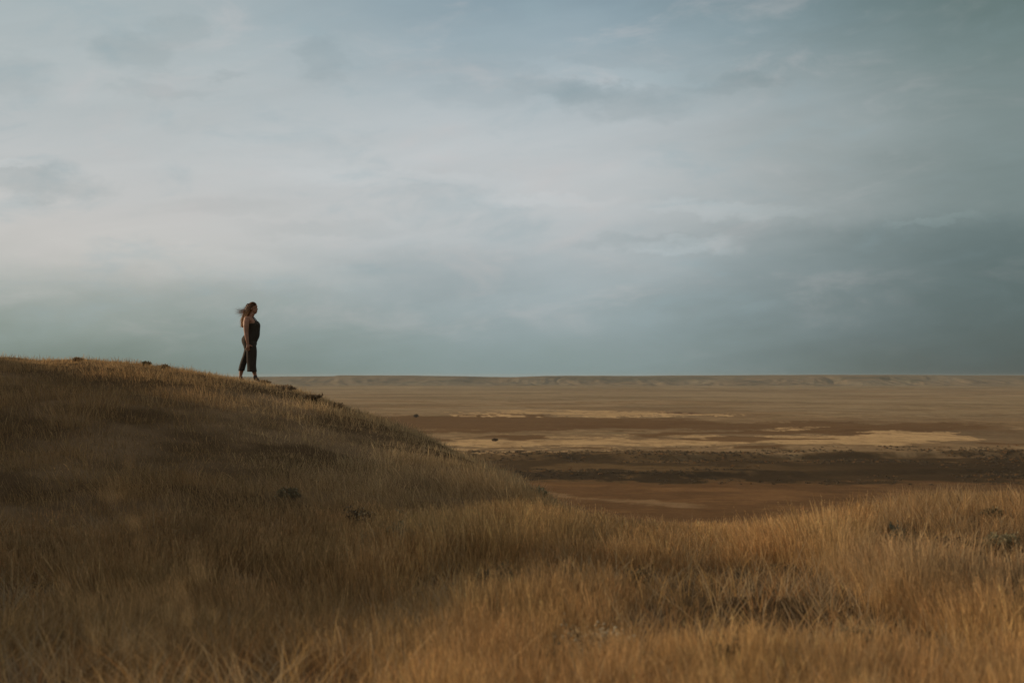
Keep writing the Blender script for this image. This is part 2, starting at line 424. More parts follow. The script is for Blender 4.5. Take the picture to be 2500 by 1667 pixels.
# ------------------------------------------------------------------ plateau on the far side
def rim_angle(px):
    P = [-2000, 620, 700, 815, 825, 1000, 1250, 1330, 1500, 1700, 2000, 2500, 4500]
    T = [921, 920, 919, 918.5, 916.8, 917.5, 919.5, 916.5, 917, 916, 915, 915.5, 915]
    return np.interp(px, P, T)
def plateau_z(x, y):
    r = np.hypot(x, y); a = x / np.maximum(y, 1)
    px = PX0 + F * a
    rimr = 8000.0
    # spurs and gullies cut the scarp
    gl = fbm(x * .0030 + fbm(x * .0008, y * .0008, 109, 2) * 1.6, y * .0011, 101, 5, .55)
    ridged = 1 - np.abs(2 * gl - 1)
    start = 6750 + (fbm(x * .0016, y * 0, 103, 3) - .5) * 500 + (ridged - .5) * 900
    s = np.clip((r - start) / np.maximum(7950 - start, 200), 0, 1)
    top = (V0 - rim_angle(px)) / F * 8000 + (fbm(x * .002, y * 0, 107, 5, .6) - .5) * 7
    base = VALLEY_Z + 6.3
    prof = s ** 1.25
    z = base + (top - base) * prof
    z = z - (1 - prof) * prof * 4 * 9 * sst(ridged, .55, 1) + (fbm(x * .012, y * .012, 105, 3) - .5) * 5 * (4 * prof * (1 - prof))
    z = np.where(r > 8000, top - (r - 8000) * .0035, z)
    return z
azp = np.radians(np.concatenate([np.arange(-80, -24, 1.0), np.arange(-24, 24, .04), np.arange(24, 80.1, 1.0)]))
rp = np.concatenate([[6250], np.arange(6400, 8060, 22), [8400, 9000, 10000]])
V, Fq = polar_grid(azp, rp, plateau_z)
x, y, z = V.T
gl = x * 0; rd = 1 - np.abs(2 * gl - 1)
col = np.ones((len(x), 3)) * C(.20, .145, .085)
def lay(mask, cc):
    global col
    m = mask[:, None]; col = col * (1 - m) + np.asarray(cc) * m
lay(sst(fbm(x * .0022, y * .002, 111, 4), .48, .6) * .5, C(.19, .155, .10))
lay(sst(fbm(x * .004, y * .004, 113, 3), .52, .68) * .6 * sst(z, -50, -30) * (1 - sst(z, -12, -4)), C(.09, .085, .055))
set_props(mesh_obj('plateau_hills', V, Fq, M_PLATEAU, col=col, smooth=True), kind='structure')

# ------------------------------------------------------------------ grass
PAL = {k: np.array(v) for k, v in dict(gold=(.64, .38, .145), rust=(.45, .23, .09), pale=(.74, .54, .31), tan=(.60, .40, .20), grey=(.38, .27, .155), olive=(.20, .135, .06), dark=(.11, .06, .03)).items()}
def blades(base, height, width, lean, yaw, colr, bend, head, tipcol=None):
    """ribbons: three segments, optional plume swelling near the top; base Nx3"""
    n = len(base); side = np.stack([np.cos(yaw), np.sin(yaw), np.zeros(n)], 1)
    ts = np.array([0, .38, .74, 1.0]); ws = np.stack([np.full(n, 1.0), np.full(n, .85), .55 + 1.6 * head], 1)
    P = []
    for k, t in enumerate(ts):
        off = lean * (t * (1 - bend) + t * t * bend)[:, None] if not np.isscalar(t) or True else None
        zz = height * t * (1 - .12 * (np.hypot(lean[:, 0], lean[:, 1]) / np.maximum(height, .01)) * t)
        c_ = base + np.concatenate([off * height[:, None] * 0 + off, zz[:, None]], 1)
        if k < 3:
            w = (width * ws[:, k] * .5)[:, None]
            P += [c_ - side * w, c_ + side * w]
        else: P += [c_]
    Vv = np.stack(P, 1).reshape(-1, 3)
    i = np.arange(n)[:, None] * 7
    q = np.concatenate([i + np.array([[0, 1, 3, 2]]), i + np.array([[2, 3, 5, 4]])], 0)
    tr = i + np.array([[4, 5, 6]])
    cv = np.repeat(colr[:, None, :], 7, 1)
    if tipcol is not None: cv[:, 4:] = tipcol[:, None, :]
    return Vv, [q, tr], cv.reshape(-1, 3)

def zone(x, y):
    """returns height, colour weights for a spot"""
    t = x / np.maximum(y, .5); px = PX0 + F * t; r = np.hypot(x, y)
    n1_ = fbm(x * .75, y * .5, 201, 3); n2_ = fbm(x * 1.9 + 4, y * 1.1, 203, 3); n3_ = fbm(x * .28, y * .28, 207, 2)
    return px, r, n1_, n2_, n3_

def make_grass(name, label, n_tufts, per, rlo, rhi, azlo, azhi, mode, seed):
    rg = np.random.default_rng(seed)
    rr = rg.uniform(rlo, rhi, n_tufts); aa = np.radians(rg.uniform(azlo, azhi, n_tufts))
    tx, ty = np.sin(aa) * rr, np.cos(aa) * rr
    px, r, n1_, n2_, n3_ = zone(tx, ty)
    fore = 1 - sst(r, 11.5, 15.5 + 2 * n1_)                     # tall stand nearest the camera
    fore = np.maximum(fore, sst(px, 1220, 1420) * (1 - sst(r, 20, 24)) * .8)
    hump = sst(px, 2060, 2180) * sst(r, 9.8, 10.8)
    fore = fore * (1 - .95 * hump)
    swale = (1 - sst(px, 700, 1000))                             # thinner stand on the left, shade put into its darker colour mix
    if mode == 'tall':
        keep = rg.random(n_tufts) < np.clip(fore * (.05 + 1.4 * sst(n1_ + .7 * (n2_ - .5), .42, .56)) * (1 - .35 * swale), 0, 1) * np.clip(r / 11, .4, 1)
    else:
        keep = rg.random(n_tufts) < np.clip(.42 + 1.0 * sst(n2_, .36, .62), 0, 1) * (.62 + .38 * sst(n3_ + .3 * (n1_ - .5), .38, .54)) * (1 - .6 * fore)
    tx, ty, px, r, n1_, n2_, n3_, fore, hump, swale = [a[keep] for a in (tx, ty, px, r, n1_, n2_, n3_, fore, hump, swale)]
    nt_ = len(tx)
    if mode == 'tall':
        hh = (.06 + .29 * sst(n1_, .28, .68) + .17 * rg.random(nt_) ** 1.8) * (.72 + .28 * fore) * (1 - .25 * swale) * (1 - .62 * hump)
        hh *= (1 - .5 * sst(r, 11.5, 15.5)) * (.62 + .38 * sst(r, 5.5, 11))
        w = np.stack([.7 * sst(n3_, .3, .6) * (1 - .5 * swale), .9 * sst(n2_, .45, .7) + .25 * swale, .25 + .5 * hump + .3 * sst(r, 12, 18), .35 * hump + .1, .35 * swale + .25 * (1 - sst(n1_, .3, .5)), .1 + .15 * swale, .15 * sst(n2_, .5, .8)], 1)
    else:
        hh = (.05 + .13 * sst(n1_, .3, .7) + .16 * rg.random(nt_) ** 3) * (1 - .38 * sst(r, 24, 30))
        crest = sst(r, 24, 30)
        sh = sst(px, 420, 900) * sst(r, 14, 24)  # sunlit shoulder and shaded left face are put into the grass colours
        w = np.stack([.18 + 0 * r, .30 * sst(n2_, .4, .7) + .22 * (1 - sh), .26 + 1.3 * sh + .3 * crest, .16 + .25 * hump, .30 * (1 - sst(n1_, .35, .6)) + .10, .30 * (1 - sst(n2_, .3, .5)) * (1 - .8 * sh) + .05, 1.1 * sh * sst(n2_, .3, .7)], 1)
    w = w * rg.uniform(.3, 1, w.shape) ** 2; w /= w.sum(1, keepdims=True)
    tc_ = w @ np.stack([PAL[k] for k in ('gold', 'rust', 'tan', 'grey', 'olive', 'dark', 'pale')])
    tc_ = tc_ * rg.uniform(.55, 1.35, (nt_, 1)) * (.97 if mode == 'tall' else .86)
    cnt = rg.integers(int(per * .5), int(per * 1.5) + 1, nt_)
    idx = np.repeat(np.arange(nt_), cnt); n = len(idx)
    tr_ = (.035 + .0035 * r[idx]) * (1.6 if mode == 'short' else 1.0)
    d = rg.normal(0, 1, (n, 2)) * tr_[:, None]
    bx, by = tx[idx] + d[:, 0], ty[idx] + d[:, 1]
    bz = hill_z(bx, by) - .01
    h = hh[idx] * rg.uniform(.45, 1.12, n)
    width = np.maximum(.0010, .00023 * r[idx]) * rg.uniform(.7, 1.4, n)
    splay = d / tr_[:, None] * (.16 if mode == 'tall' else .30) * h[:, None]
    wind = np.stack([fbm(bx * .5, by * .5, 221, 2) - .62, np.full(n, -.02)], 1) * (h * .55)[:, None]
    lean = splay + wind + rg.normal(0, .12, (n, 2)) * h[:, None]
    wild = rg.random(n) < .10
    lean[wild] += rg.normal(0, .35, (wild.sum(), 2)) * h[wild, None]
    yaw = rg.uniform(0, np.pi, n)
    cc = tc_[idx] * rg.uniform(.75, 1.3, (n, 1))
    head = (rg.random(n) < (.45 if mode == 'tall' else .12)).astype(float) * rg.uniform(.5, 1.3, n)
    head *= (r[idx] < 22)
    Vv, Fs, cv = blades(np.stack([bx, by, bz], 1), h, width, lean, yaw, cc, rg.uniform(.2, .9, n), head)
    parts = [(Vv, Fs, cv)]
    if mode == 'tall':   # spikelets bristling out of the seed heads
        hs = np.where((head > 0) & (r[idx] < 17))[0]
        m_ = 5; hs = np.repeat(hs, m_); nn_ = len(hs)
        t = rg.uniform(.66, 1.0, nn_)[:, None]
        b0 = np.stack([bx, by, bz], 1)[hs] + np.concatenate([lean[hs] * (t * .5 + t * t * .5), h[hs, None] * t * .97], 1)
        ang = rg.uniform(0, 2 * np.pi, nn_); ln = rg.uniform(.014, .034, nn_)
        tip = b0 + np.stack([np.cos(ang) * ln * .5, np.sin(ang) * ln * .5, ln * .95], 1)
        sd_ = np.stack([-np.sin(ang), np.cos(ang), 0 * ang], 1) * (width[hs] * .55)[:, None]
        V2 = np.stack([b0 - sd_, b0 + sd_, tip], 1).reshape(-1, 3)
        F2 = np.arange(nn_ * 3).reshape(-1, 3)
        parts.append((V2, [F2], np.repeat(cc[hs] * 1.25, 3, 0)))
    off = 0; VV = []; FF = []; CC = []
    for v_, f_, c_ in parts:
        VV.append(v_); FF += [f + off for f in f_]; CC.append(c_); off += len(v_)
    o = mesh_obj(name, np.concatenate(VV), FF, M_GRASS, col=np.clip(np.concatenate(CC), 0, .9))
    set_props(o, label=label, category='grass', kind='stuff')
    return o
make_grass('tall_grass', 'tall dry golden grass covering the foreground below the hill', 21500, 30, 1.0, 24, -26, 26, 'tall', 1)
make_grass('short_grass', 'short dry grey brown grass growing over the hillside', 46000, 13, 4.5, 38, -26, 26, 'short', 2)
def coarse(n, seed):
    rg = np.random.default_rng(seed)
    nt_ = n; rr = rg.uniform(4.6, 14, nt_); pxs = rg.uniform(-150, 2650, nt_) ; keep = rg.random(nt_) < np.where(pxs < 1150, .8, .55); rr, pxs = rr[keep], pxs[keep]; nt_ = len(rr)
    ty = rr; tx = (pxs - PX0) / F * ty
    cnt = rg.integers(2, 9, nt_); idx = np.repeat(np.arange(nt_), cnt); m_ = len(idx)
    d = rg.normal(0, .035, (m_, 2)); bx, by = tx[idx] + d[:, 0], ty[idx] + d[:, 1]; bz = hill_z(bx, by) - .01
    h = rg.uniform(.12, .34, nt_)[idx] * rg.uniform(.6, 1.1, m_)
    lean = rg.normal(0, .30, (m_, 2)) * h[:, None] + d * 3 * h[:, None] / .2
    pal = np.stack([PAL['tan'], PAL['gold'], PAL['grey'] * 1.3, PAL['rust']])[rg.integers(0, 4, nt_)][idx] * rg.uniform(.6, 1.15, (m_, 1))
    Vv, Fs, cv = blades(np.stack([bx, by, bz], 1), h, rg.uniform(.003, .0065, m_), lean, rg.uniform(0, np.pi, m_), pal, rg.uniform(.2, 1, m_), np.zeros(m_))
    set_props(mesh_obj('coarse_grass', Vv, Fs, M_GRASS, col=np.clip(cv, 0, .85)), 'scattered broad pale dry blades standing in the foreground', 'grass', None, 'stuff')
coarse(5200, 9)
def plume(px_, d, vtop, wpx, n, seed, label):
    rg = np.random.default_rng(seed); x0 = (px_ - PX0) / F * d; z0 = float(hill_z(np.array([x0]), np.array([d]))[0])
    H = (V0 - vtop) / F * d - z0; root = empty('tall_grass_tuft', (x0, d, z0), label, 'grass tuft', 'tall blurred grass tufts close to the camera')
    h = H * rg.uniform(.55, 1.0, n); wm = wpx / F * d
    lean = rg.normal(0, .45 * wm, (n, 2)); lean[:, 0] -= .06; b = np.stack([rg.normal(.08, .07, n), rg.normal(0, .07, n), 0 * h - .04], 1)
    cc = np.tile(PAL['tan'] * 1.0, (n, 1)) * rg.uniform(.7, 1.2, (n, 1))
    Vv, Fs, cv = blades(b, h, rg.uniform(.0004, .0008, n), lean, rg.uniform(0, np.pi, n), cc, np.full(n, .6), np.zeros(n))
    mesh_obj('stalks', Vv, Fs, M_GRASS, root, col=cv)
    m_ = 40; k = np.repeat(np.arange(n), m_); t = rg.uniform(.72, 1, len(k))[:, None]
    p = b[k] + np.concatenate([lean[k] * (t * .4 + t * t * .6), h[k, None] * t * .99], 1) + rg.normal(0, .022, (len(k), 3)) * (1.25 - t) * 2.2
    a = rg.uniform(0, 6.28, len(k)); L = rg.uniform(.012, .035, len(k)); tip = p + np.stack([np.cos(a) * L * .6, np.sin(a) * L * .6, L * .8], 1)
    sd_ = np.stack([-np.sin(a), np.cos(a), 0 * a], 1) * .0009
    mesh_obj('seed_heads', np.stack([p - sd_, p + sd_, tip], 1).reshape(-1, 3), np.arange(len(k) * 3).reshape(-1, 3), M_GRASS, root, col=np.repeat(cc[k] * 1.1, 3, 0))['kind'] = 'stuff'
plume(395, 1.7, 930, 100, 9, 51, 'tall pale out of focus grass tuft in front of the dark left slope')
plume(2075, 1.7, 1120, 170, 14, 52, 'tall pale out of focus grass tuft left of the right hand mound')
make_grass('short_grass', 'short dry grass on the unseen slope raised for shade left of the hill', 12000, 11, 4, 42, -75, -26, 'short', 3)
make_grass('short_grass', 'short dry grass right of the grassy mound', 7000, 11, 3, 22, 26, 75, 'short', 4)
make_grass('tall_grass', 'tall dry grass right of the grassy mound', 6000, 16, 1.0, 18, 26, 75, 'tall', 5)
make_grass('tall_grass', 'tall dry grass at the foot of the unseen slope raised for shade', 4000, 16, 1.0, 12, -75, -26, 'tall', 6)

# ------------------------------------------------------------------ shrubs, weeds, stones
def ribbon_sticks(segs, w0, w1):
    """thin three-sided twigs between point pairs"""
    A = np.array([s[0] for s in segs], float); B = np.array([s[1] for s in segs], float); n = len(A)
    d = B - A; d /= np.linalg.norm(d, axis=1, keepdims=True) + 1e-9
    up = np.where(np.abs(d[:, 2:3]) > .9, [[1, 0, 0]], [[0, 0, 1]]); u = np.cross(d, up); u /= np.linalg.norm(u, axis=1, keepdims=True); v = np.cross(d, u)
    P = []
    for k in range(3):
        a = 2 * np.pi * k / 3; P.append(A + (u * np.cos(a) + v * np.sin(a)) * w0)
    for k in range(3):
        a = 2 * np.pi * k / 3; P.append(B + (u * np.cos(a) + v * np.sin(a)) * w1)
    Vv = np.stack(P, 1).reshape(-1, 3); i = np.arange(n)[:, None] * 6
    Fq_ = np.concatenate([i + np.array([[k, (k + 1) % 3, (k + 1) % 3 + 3, k + 3]]) for k in range(3)], 0)
    return Vv, Fq_
def shrub(name, loc, wd, ht, colr, label, category, seed, group=None, leaves=900, leaf=.011, flowers=0, spiky=.5):
    rg = np.random.default_rng(seed)
    root = empty(name, (loc[0], loc[1], loc[2] - .12 * ht), label, category, group)
    ns = 26; segs = []; tips = []
    for i in range(ns):
        a = rg.uniform(0, 2 * np.pi); s = rg.uniform(.15, 1) ** .6
        top = np.array([np.cos(a) * wd * .5 * s, np.sin(a) * wd * .5 * s, ht * (1 - .45 * s * s) * rg.uniform(.7, 1.08)])
        midp = top * np.array([.45, .45, .5]) + rg.normal(0, .03, 3) * ht
        b = np.array([np.cos(a) * wd * .05, np.sin(a) * wd * .05, -.02])
        segs += [(b, midp), (midp, top)]; tips += [(midp, top)]
        for j in range(3):
            f = rg.uniform(.2, .9); p = midp + (top - midp) * f; q_ = p + rg.normal(0, .12, 3) * np.array([wd, wd, ht]) + np.array([0, 0, .12 * ht])
            segs.append((p, q_)); tips.append((p, q_))
    Vv, Ff = ribbon_sticks(segs, .0035 * max(1, ht * 2), .0015)
    mesh_obj('stems', Vv, Ff, M_TWIG, root)
    ti = rg.integers(0, len(tips), leaves); tt = rg.uniform(-.1, 1.12, leaves)[:, None]
    A = np.array([t[0] for t in tips])[ti]; B = np.array([t[1] for t in tips])[ti]
    ctr = A + (B - A) * tt + rg.normal(0, .035, (leaves, 3)) * np.array([wd, wd, ht * .8])
    ctr[:, 2] = np.maximum(ctr[:, 2], .0)
    dirv = rg.normal(0, 1, (leaves, 3)); dirv[:, 2] = np.abs(dirv[:, 2]) + spiky; dirv /= np.linalg.norm(dirv, axis=1, keepdims=True)
    sdv = np.cross(dirv, rg.normal(0, 1, (leaves, 3))); sdv /= np.linalg.norm(sdv, axis=1, keepdims=True)
    L = leaf * rg.uniform(.7, 2.2, (leaves, 1)); Wd = L * .28
    Pv = np.stack([ctr, ctr + dirv * L * .6 + sdv * Wd, ctr + dirv * L * 1.3, ctr + dirv * L * .6 - sdv * Wd], 1).reshape(-1, 3)
    cc = np.repeat(np.array(colr)[None] * rg.uniform(.6, 1.35, (leaves, 1)), 4, 0)
    mesh_obj('foliage', Pv, np.arange(leaves * 4).reshape(-1, 4), M_LEAF, root, col=cc)
    if flowers:
        Vs = []; Fs = []
        for i in range(flowers):
            p = tips[rg.integers(0, len(tips))][1] + rg.normal(0, .02, 3) + np.array([0, 0, .012])
            rr_ = rg.uniform(.005, .010); b = len(Vs)
            dv = [(1, 0, 0), (0, 1, 0), (-1, 0, 0), (0, -1, 0), (0, 0, .8), (0, 0, -.5)]
            Vs += [p + np.array(d) * rr_ for d in dv]
            Fs += [(b + 4, b, b + 1), (b + 4, b + 1, b + 2), (b + 4, b + 2, b + 3), (b + 4, b + 3, b), (b + 5, b + 1, b), (b + 5, b + 2, b + 1), (b + 5, b + 3, b + 2), (b + 5, b, b + 3)]
        mesh_obj('flower_heads', np.array(Vs), np.array(Fs), M_FLOWER, root)['kind'] = 'stuff'
    return root
GREY, OLV, DRK = (.30, .25, .14), (.17, .13, .07), (.14, .095, .055)
BRN = (.27, .18, .10)
# px, v(base), width px, height px, colour, flowers, label
def sized(px, v, wpx, hpx, dmin=3.0):
    p = place(px, v, dmin); s = p.y / F; return p, wpx * s, hpx * s
SH = [
    ('sagebrush', 985, 1368, 120, 110, GREY, 0, 'pale grey green sagebrush at the foot of the dark slope beside golden grass', 'shrub', None, 2600),
    ('sagebrush', 905, 1372, 80, 75, GREY, 0, 'smaller olive sagebrush touching the left side of the pale sagebrush', 'shrub', None, 1500),
    ('flowering_weed', 880, 1290, 80, 55, DRK, 46, 'dark low weed sprinkled with tiny white flower heads on the shaded slope', 'weed', None, 700),
    ('flowering_weed', 705, 1228, 70, 40, OLV, 22, 'dried branching weed with pale seed heads on the middle of the shaded slope', 'weed', None, 350),
    ('ridge_shrub', 356, 893, 20, 6, OLV, 0, 'small flat topped plant standing on the hill skyline left of the woman', 'shrub', 'small shrubs along the hill crest', 350),
    ('ridge_shrub', 402, 903, 22, 8, BRN, 0, 'dark tufted shrub on the skyline nearest the walking woman', 'shrub', 'small shrubs along the hill crest', 450),
    ('ridge_shrub', 188, 883, 20, 5, BRN, 0, 'dark low shrub on the crest in the left part of the hill', 'shrub', 'small shrubs along the hill crest', 400),
    ('brush_clump', 692, 953, 56, 8, BRN, 0, 'dark matted brush beside the small white stone on the crest', 'shrub', 'dark brush on the crest right of the woman', 900),
    ('brush_clump', 762, 975, 40, 9, BRN, 0, 'dark rounded brush midway down the crest right of the woman', 'shrub', 'dark brush on the crest right of the woman', 900),
    ('brush_clump', 818, 996, 40, 9, BRN, 0, 'lowest dark brush on the crest where it bends down to the valley', 'shrub', 'dark brush on the crest right of the woman', 800),
    ('brush_clump', 645, 940, 26, 9, BRN, 0, 'tiny dark brush tuft just right of the front boot', 'shrub', 'dark brush on the crest right of the woman', 250),
    ('hump_shrub', 2185, 1335, 46, 52, (.11, .11, .075), 0, 'upright dark green shrub at the left foot of the right hand mound', 'shrub', 'dark shrubs on the right hand mound', 1200),
    ('hump_shrub', 2330, 1350, 100, 40, DRK, 0, 'wide dark low shrub in the middle of the right hand mound', 'shrub', 'dark shrubs on the right hand mound', 1500),
    ('hump_shrub', 2440, 1345, 90, 50, GREY, 0, 'grey shrub at the right edge of the picture on the mound', 'shrub', 'dark shrubs on the right hand mound', 1500),
    ('hump_shrub', 2420, 1270, 70, 30, OLV, 0, 'olive shrub high on the mound near the right edge', 'shrub', 'dark shrubs on the right hand mound', 900),
    ('dark_shrub', 2430, 1475, 130, 80, DRK, 0, 'dark shaded shrub in the grass near the right edge below the mound', 'shrub', None, 1600),
    ('dark_shrub', 1215, 1450, 110, 80, OLV, 0, 'dull olive shrub buried in the grass right of the sagebrush', 'shrub', None, 1200),
    ('dark_herb', 1770, 1665, 80, 110, OLV, 0, 'narrow dark olive herb at the bottom edge right of centre', 'herb', 'dark herbs between the foreground grass', 900),
    ('dark_herb', 1345, 1660, 60, 90, OLV, 0, 'dark olive herb at the bottom edge left of the pale seeded weed', 'herb', 'dark herbs between the foreground grass', 900),
    ('dark_herb', 2080, 1590, 90, 70, OLV, 0, 'low dark herb in the golden grass at lower right', 'herb', 'dark herbs between the foreground grass', 900),
    ('dark_herb', 1560, 1440, 70, 60, OLV, 0, 'small dark herb in the middle of the golden grass', 'herb', 'dark herbs between the foreground grass', 700),
    ('seeded_weed', 1455, 1625, 190, 110, (.42, .30, .16), 120, 'pale weed full of whitish seed heads in the golden grass near the bottom edge', 'weed', None, 1200),
    ('dark_shrub', 1318, 1222, 50, 36, GREY, 0, 'thin grey shrub on the dip where the hill meets the foreground', 'shrub', None, 600),
]
for i, (nm, px_, v_, wp, hp, cc, fl, lab, cat, grp, lv) in enumerate(SH):
    p, w_, h_ = sized(px_, v_, wp, hp)
    shrub(nm, p, w_, h_, cc, lab, cat, 300 + i, grp, leaves=lv, leaf=max(.010, .0011 * p.y), flowers=fl)

def stone(name, loc, size, mat, label, seed, group=None):
    rg = np.random.default_rng(seed)
    bm = bmesh.new(); bmesh.ops.create_icosphere(bm, subdivisions=3, radius=.5)
    pl = [Vector(rg.normal(0, 1, 3)).normalized() for _ in range(9)]
    for v in bm.verts:
        d = v.co.normalized(); k = .5
        for p in pl:
            c_ = d.dot(p)
            if c_ > .55: k = min(k, .36 / c_)
        v.co = d * k; v.co.x *= size[0] * 1.3; v.co.y *= size[1] * 1.3; v.co.z *= size[2] * 1.3
    me = bpy.data.meshes.new(name); bm.to_mesh(me); bm.free(); me.materials.append(mat)
    o = bpy.data.objects.new(name, me); COL.objects.link(o); o.location = loc + Vector((0, 0, size[2] * .25)); o.rotation_euler[2] = rg.uniform(0, 3)
    return set_props(o, label, 'stone', group)
for i, (px_, v_, wp, hp, m_, lab) in enumerate([
        (1706, 1282, 26, 16, M_STONE, 'pale angular stone in the dip of the foreground grass'),
        (1838, 1262, 40, 20, M_DSTONE, 'dark weathered rock on the grassy edge above the valley'),
        (708, 953, 7, 6, M_STONE, 'tiny whitish stone among dark brush on the crest'),
        (853, 1241, 16, 9, M_STONE, 'small grey stone half hidden on the shaded slope above the white flowered weed')]):
    p, w_, h_ = sized(px_, v_, wp, hp); stone('stone', p, (w_, w_ * .8, h_), m_, lab, 40 + i)

# brush that darkens the near valley terraces, and two lone bushes
def valley_brush():
    rg = np.random.default_rng(77)
    n = 16000
    yv = rg.uniform(790, 1090, n); pxs = rg.uniform(1100, 2600, n); xv = (pxs - PX0) / F * yv
    dens = sst(fbm(xv * .02, yv * .02, 401, 3), .42, .62) * (.35 + .65 * sst(pxs, 1500, 2200))
    band = np.maximum(sst(yv, 838, 850) * (1 - sst(yv, 872, 890)), sst(yv, 940, 965) * (1 - sst(yv, 1010, 1050)))
    k = rg.random(n) < np.clip(dens * (.12 + 1.2 * band), 0, 1); xv, yv = xv[k], yv[k]; n = len(xv)
    zv = valley_z(xv, yv)
    m_ = 26; ctr = np.repeat(np.stack([xv, yv, zv], 1), m_, 0); N_ = n * m_
    sz = np.repeat(rg.uniform(.35, 1.2, n), m_)[:, None]
    o = rg.normal(0, 1, (N_, 3)); o /= np.linalg.norm(o, axis=1, keepdims=True); o *= rg.uniform(.3, 1, (N_, 1)); o[:, 2] = np.abs(o[:, 2]) * .8
    ctr = ctr + o * sz * np.array([1.4, 1.4, 1.0])
    a = rg.normal(0, .28, (N_, 3)) * sz; b = rg.normal(0, .28, (N_, 3)) * sz
    Vv = np.stack([ctr - a, ctr + b, ctr + a], 1).reshape(-1, 3)
    base = np.where(rg.random((n, 1)) < .15, np.array([.25, .13, .05]), np.array([.115, .078, .042]))
    cc = np.repeat(np.repeat(base, m_, 0) * rg.uniform(.6, 1.4, (N_, 1)), 3, 0)
    set_props(mesh_obj('valley_brush', Vv, np.arange(N_ * 3).reshape(-1, 3), M_LEAF, col=cc), 'dark low brush covering the near terraces of the valley floor', 'brush', None, 'stuff')
valley_brush()
for px_, v_, wp, hp, lab in ((1208, 1096, 13, 6, 'lone dark bush on the pale dry pan just right of the hill'),
                             (1016, 1034, 9, 6, 'lone dark bush on the rusty flat where the hill meets the valley'),
                             ):
    yd = 60 * F / (v_ - V0); xd = (px_ - PX0) / F * yd
    p = Vector((xd, yd, float(valley_z(np.array([xd]), np.array([yd]))[0])))
    shrub('valley_bush', p, wp * yd / F, hp * yd / F, DRK, lab, 'shrub', int(px_), None, leaves=900, leaf=.0006 * yd)

# ------------------------------------------------------------------ the woman on the crest
M_SKIN = plain_mat('skin', (.36, .17, .10), .55, (30, .08), .35, sss=.08)
M_CLOTH = plain_mat('charcoal cloth', (.050, .038, .027), .9, (16, .18), .1, sheen=.05, bump=(14, .5, .02))
def hair_mat(name, top, tips, z0, z1):
    m = plain_mat(name, top, .5, (25, .35), .3); t = m.node_tree; q = G(t)
    tcn = [n for n in t.nodes if n.type == 'TEX_COORD'][0]; sp = t.nodes.new('ShaderNodeSeparateXYZ'); t.links.new(tcn.outputs['Object'], sp.inputs[0])
    b = [n for n in t.nodes if n.type == 'BSDF_PRINCIPLED'][0]; old = b.inputs['Base Color'].links[0].from_socket
    t.links.new(q.mix(q.ss(sp.outputs[2], z0, z1, 0, 1), old, tips), b.inputs['Base Color'])   # lengths turn paler towards the ends
    return m
M_HAIR = hair_mat('brown hair', (.13, .055, .024), (.50, .26, .11), 1.60, 1.28)
M_HAIRT = hair_mat('copper hair ends', (.28, .13, .055), (.56, .32, .15), 1.60, 1.28)
M_BOOT = plain_mat('dark leather', (.045, .03, .022), .5, (25, .3), .4)
def ring_loft(rings, n=20):
    """rings: (cx, cy, cz, rx, ry) horizontal ellipses -> closed mesh"""
    Vs, Fs = [], []
    for (cx, cy, cz, rx, ry) in rings:
        for k in range(n):
            a = 2 * math.pi * k / n; Vs.append((cx + rx * math.cos(a), cy + ry * math.sin(a), cz))
    for i in range(len(rings) - 1):
        for k in range(n):
            Fs.append((i * n + k, i * n + (k + 1) % n, (i + 1) * n + (k + 1) % n, (i + 1) * n + k))
    Fs.append(tuple(range(n))[::-1]); Fs.append(tuple((len(rings) - 1) * n + k for k in range(n)))
    return Vs, Fs
def tube(pts, rad, n=12, flat=1.0):
    Vs, Fs = [], []; pts = [Vector(p) for p in pts]
    for i, p in enumerate(pts):
        d = (pts[min(i + 1, len(pts) - 1)] - pts[max(i - 1, 0)]).normalized()
        u = d.cross(Vector((0, 1, 0))); u = u.normalized() if u.length > .1 else Vector((1, 0, 0)); w = d.cross(u).normalized()
        for k in range(n):
            a = 2 * math.pi * k / n; Vs.append(tuple(p + u * math.cos(a) * rad[i] + w * math.sin(a) * rad[i] * flat))
    for i in range(len(pts) - 1):
        for k in range(n): Fs.append((i * n + k, i * n + (k + 1) % n, (i + 1) * n + (k + 1) % n, (i + 1) * n + k))
    Fs.append(tuple(range(n))[::-1]); Fs.append(tuple((len(pts) - 1) * n + k for k in range(n)))
    return Vs, Fs
def ball(c_, rx, ry, rz, tilt=0.0):
    bm = bmesh.new(); bmesh.ops.create_icosphere(bm, subdivisions=3, radius=1)
    mt = Matrix.Translation(c_) @ Matrix.Rotation(tilt, 4, 'Y') @ Matrix.Diagonal((rx, ry, rz, 1))
    Vs = [tuple(mt @ v.co) for v in bm.verts]; Fs = [tuple(v.index for v in f.verts) for f in bm.faces]; bm.free()
    return Vs, Fs
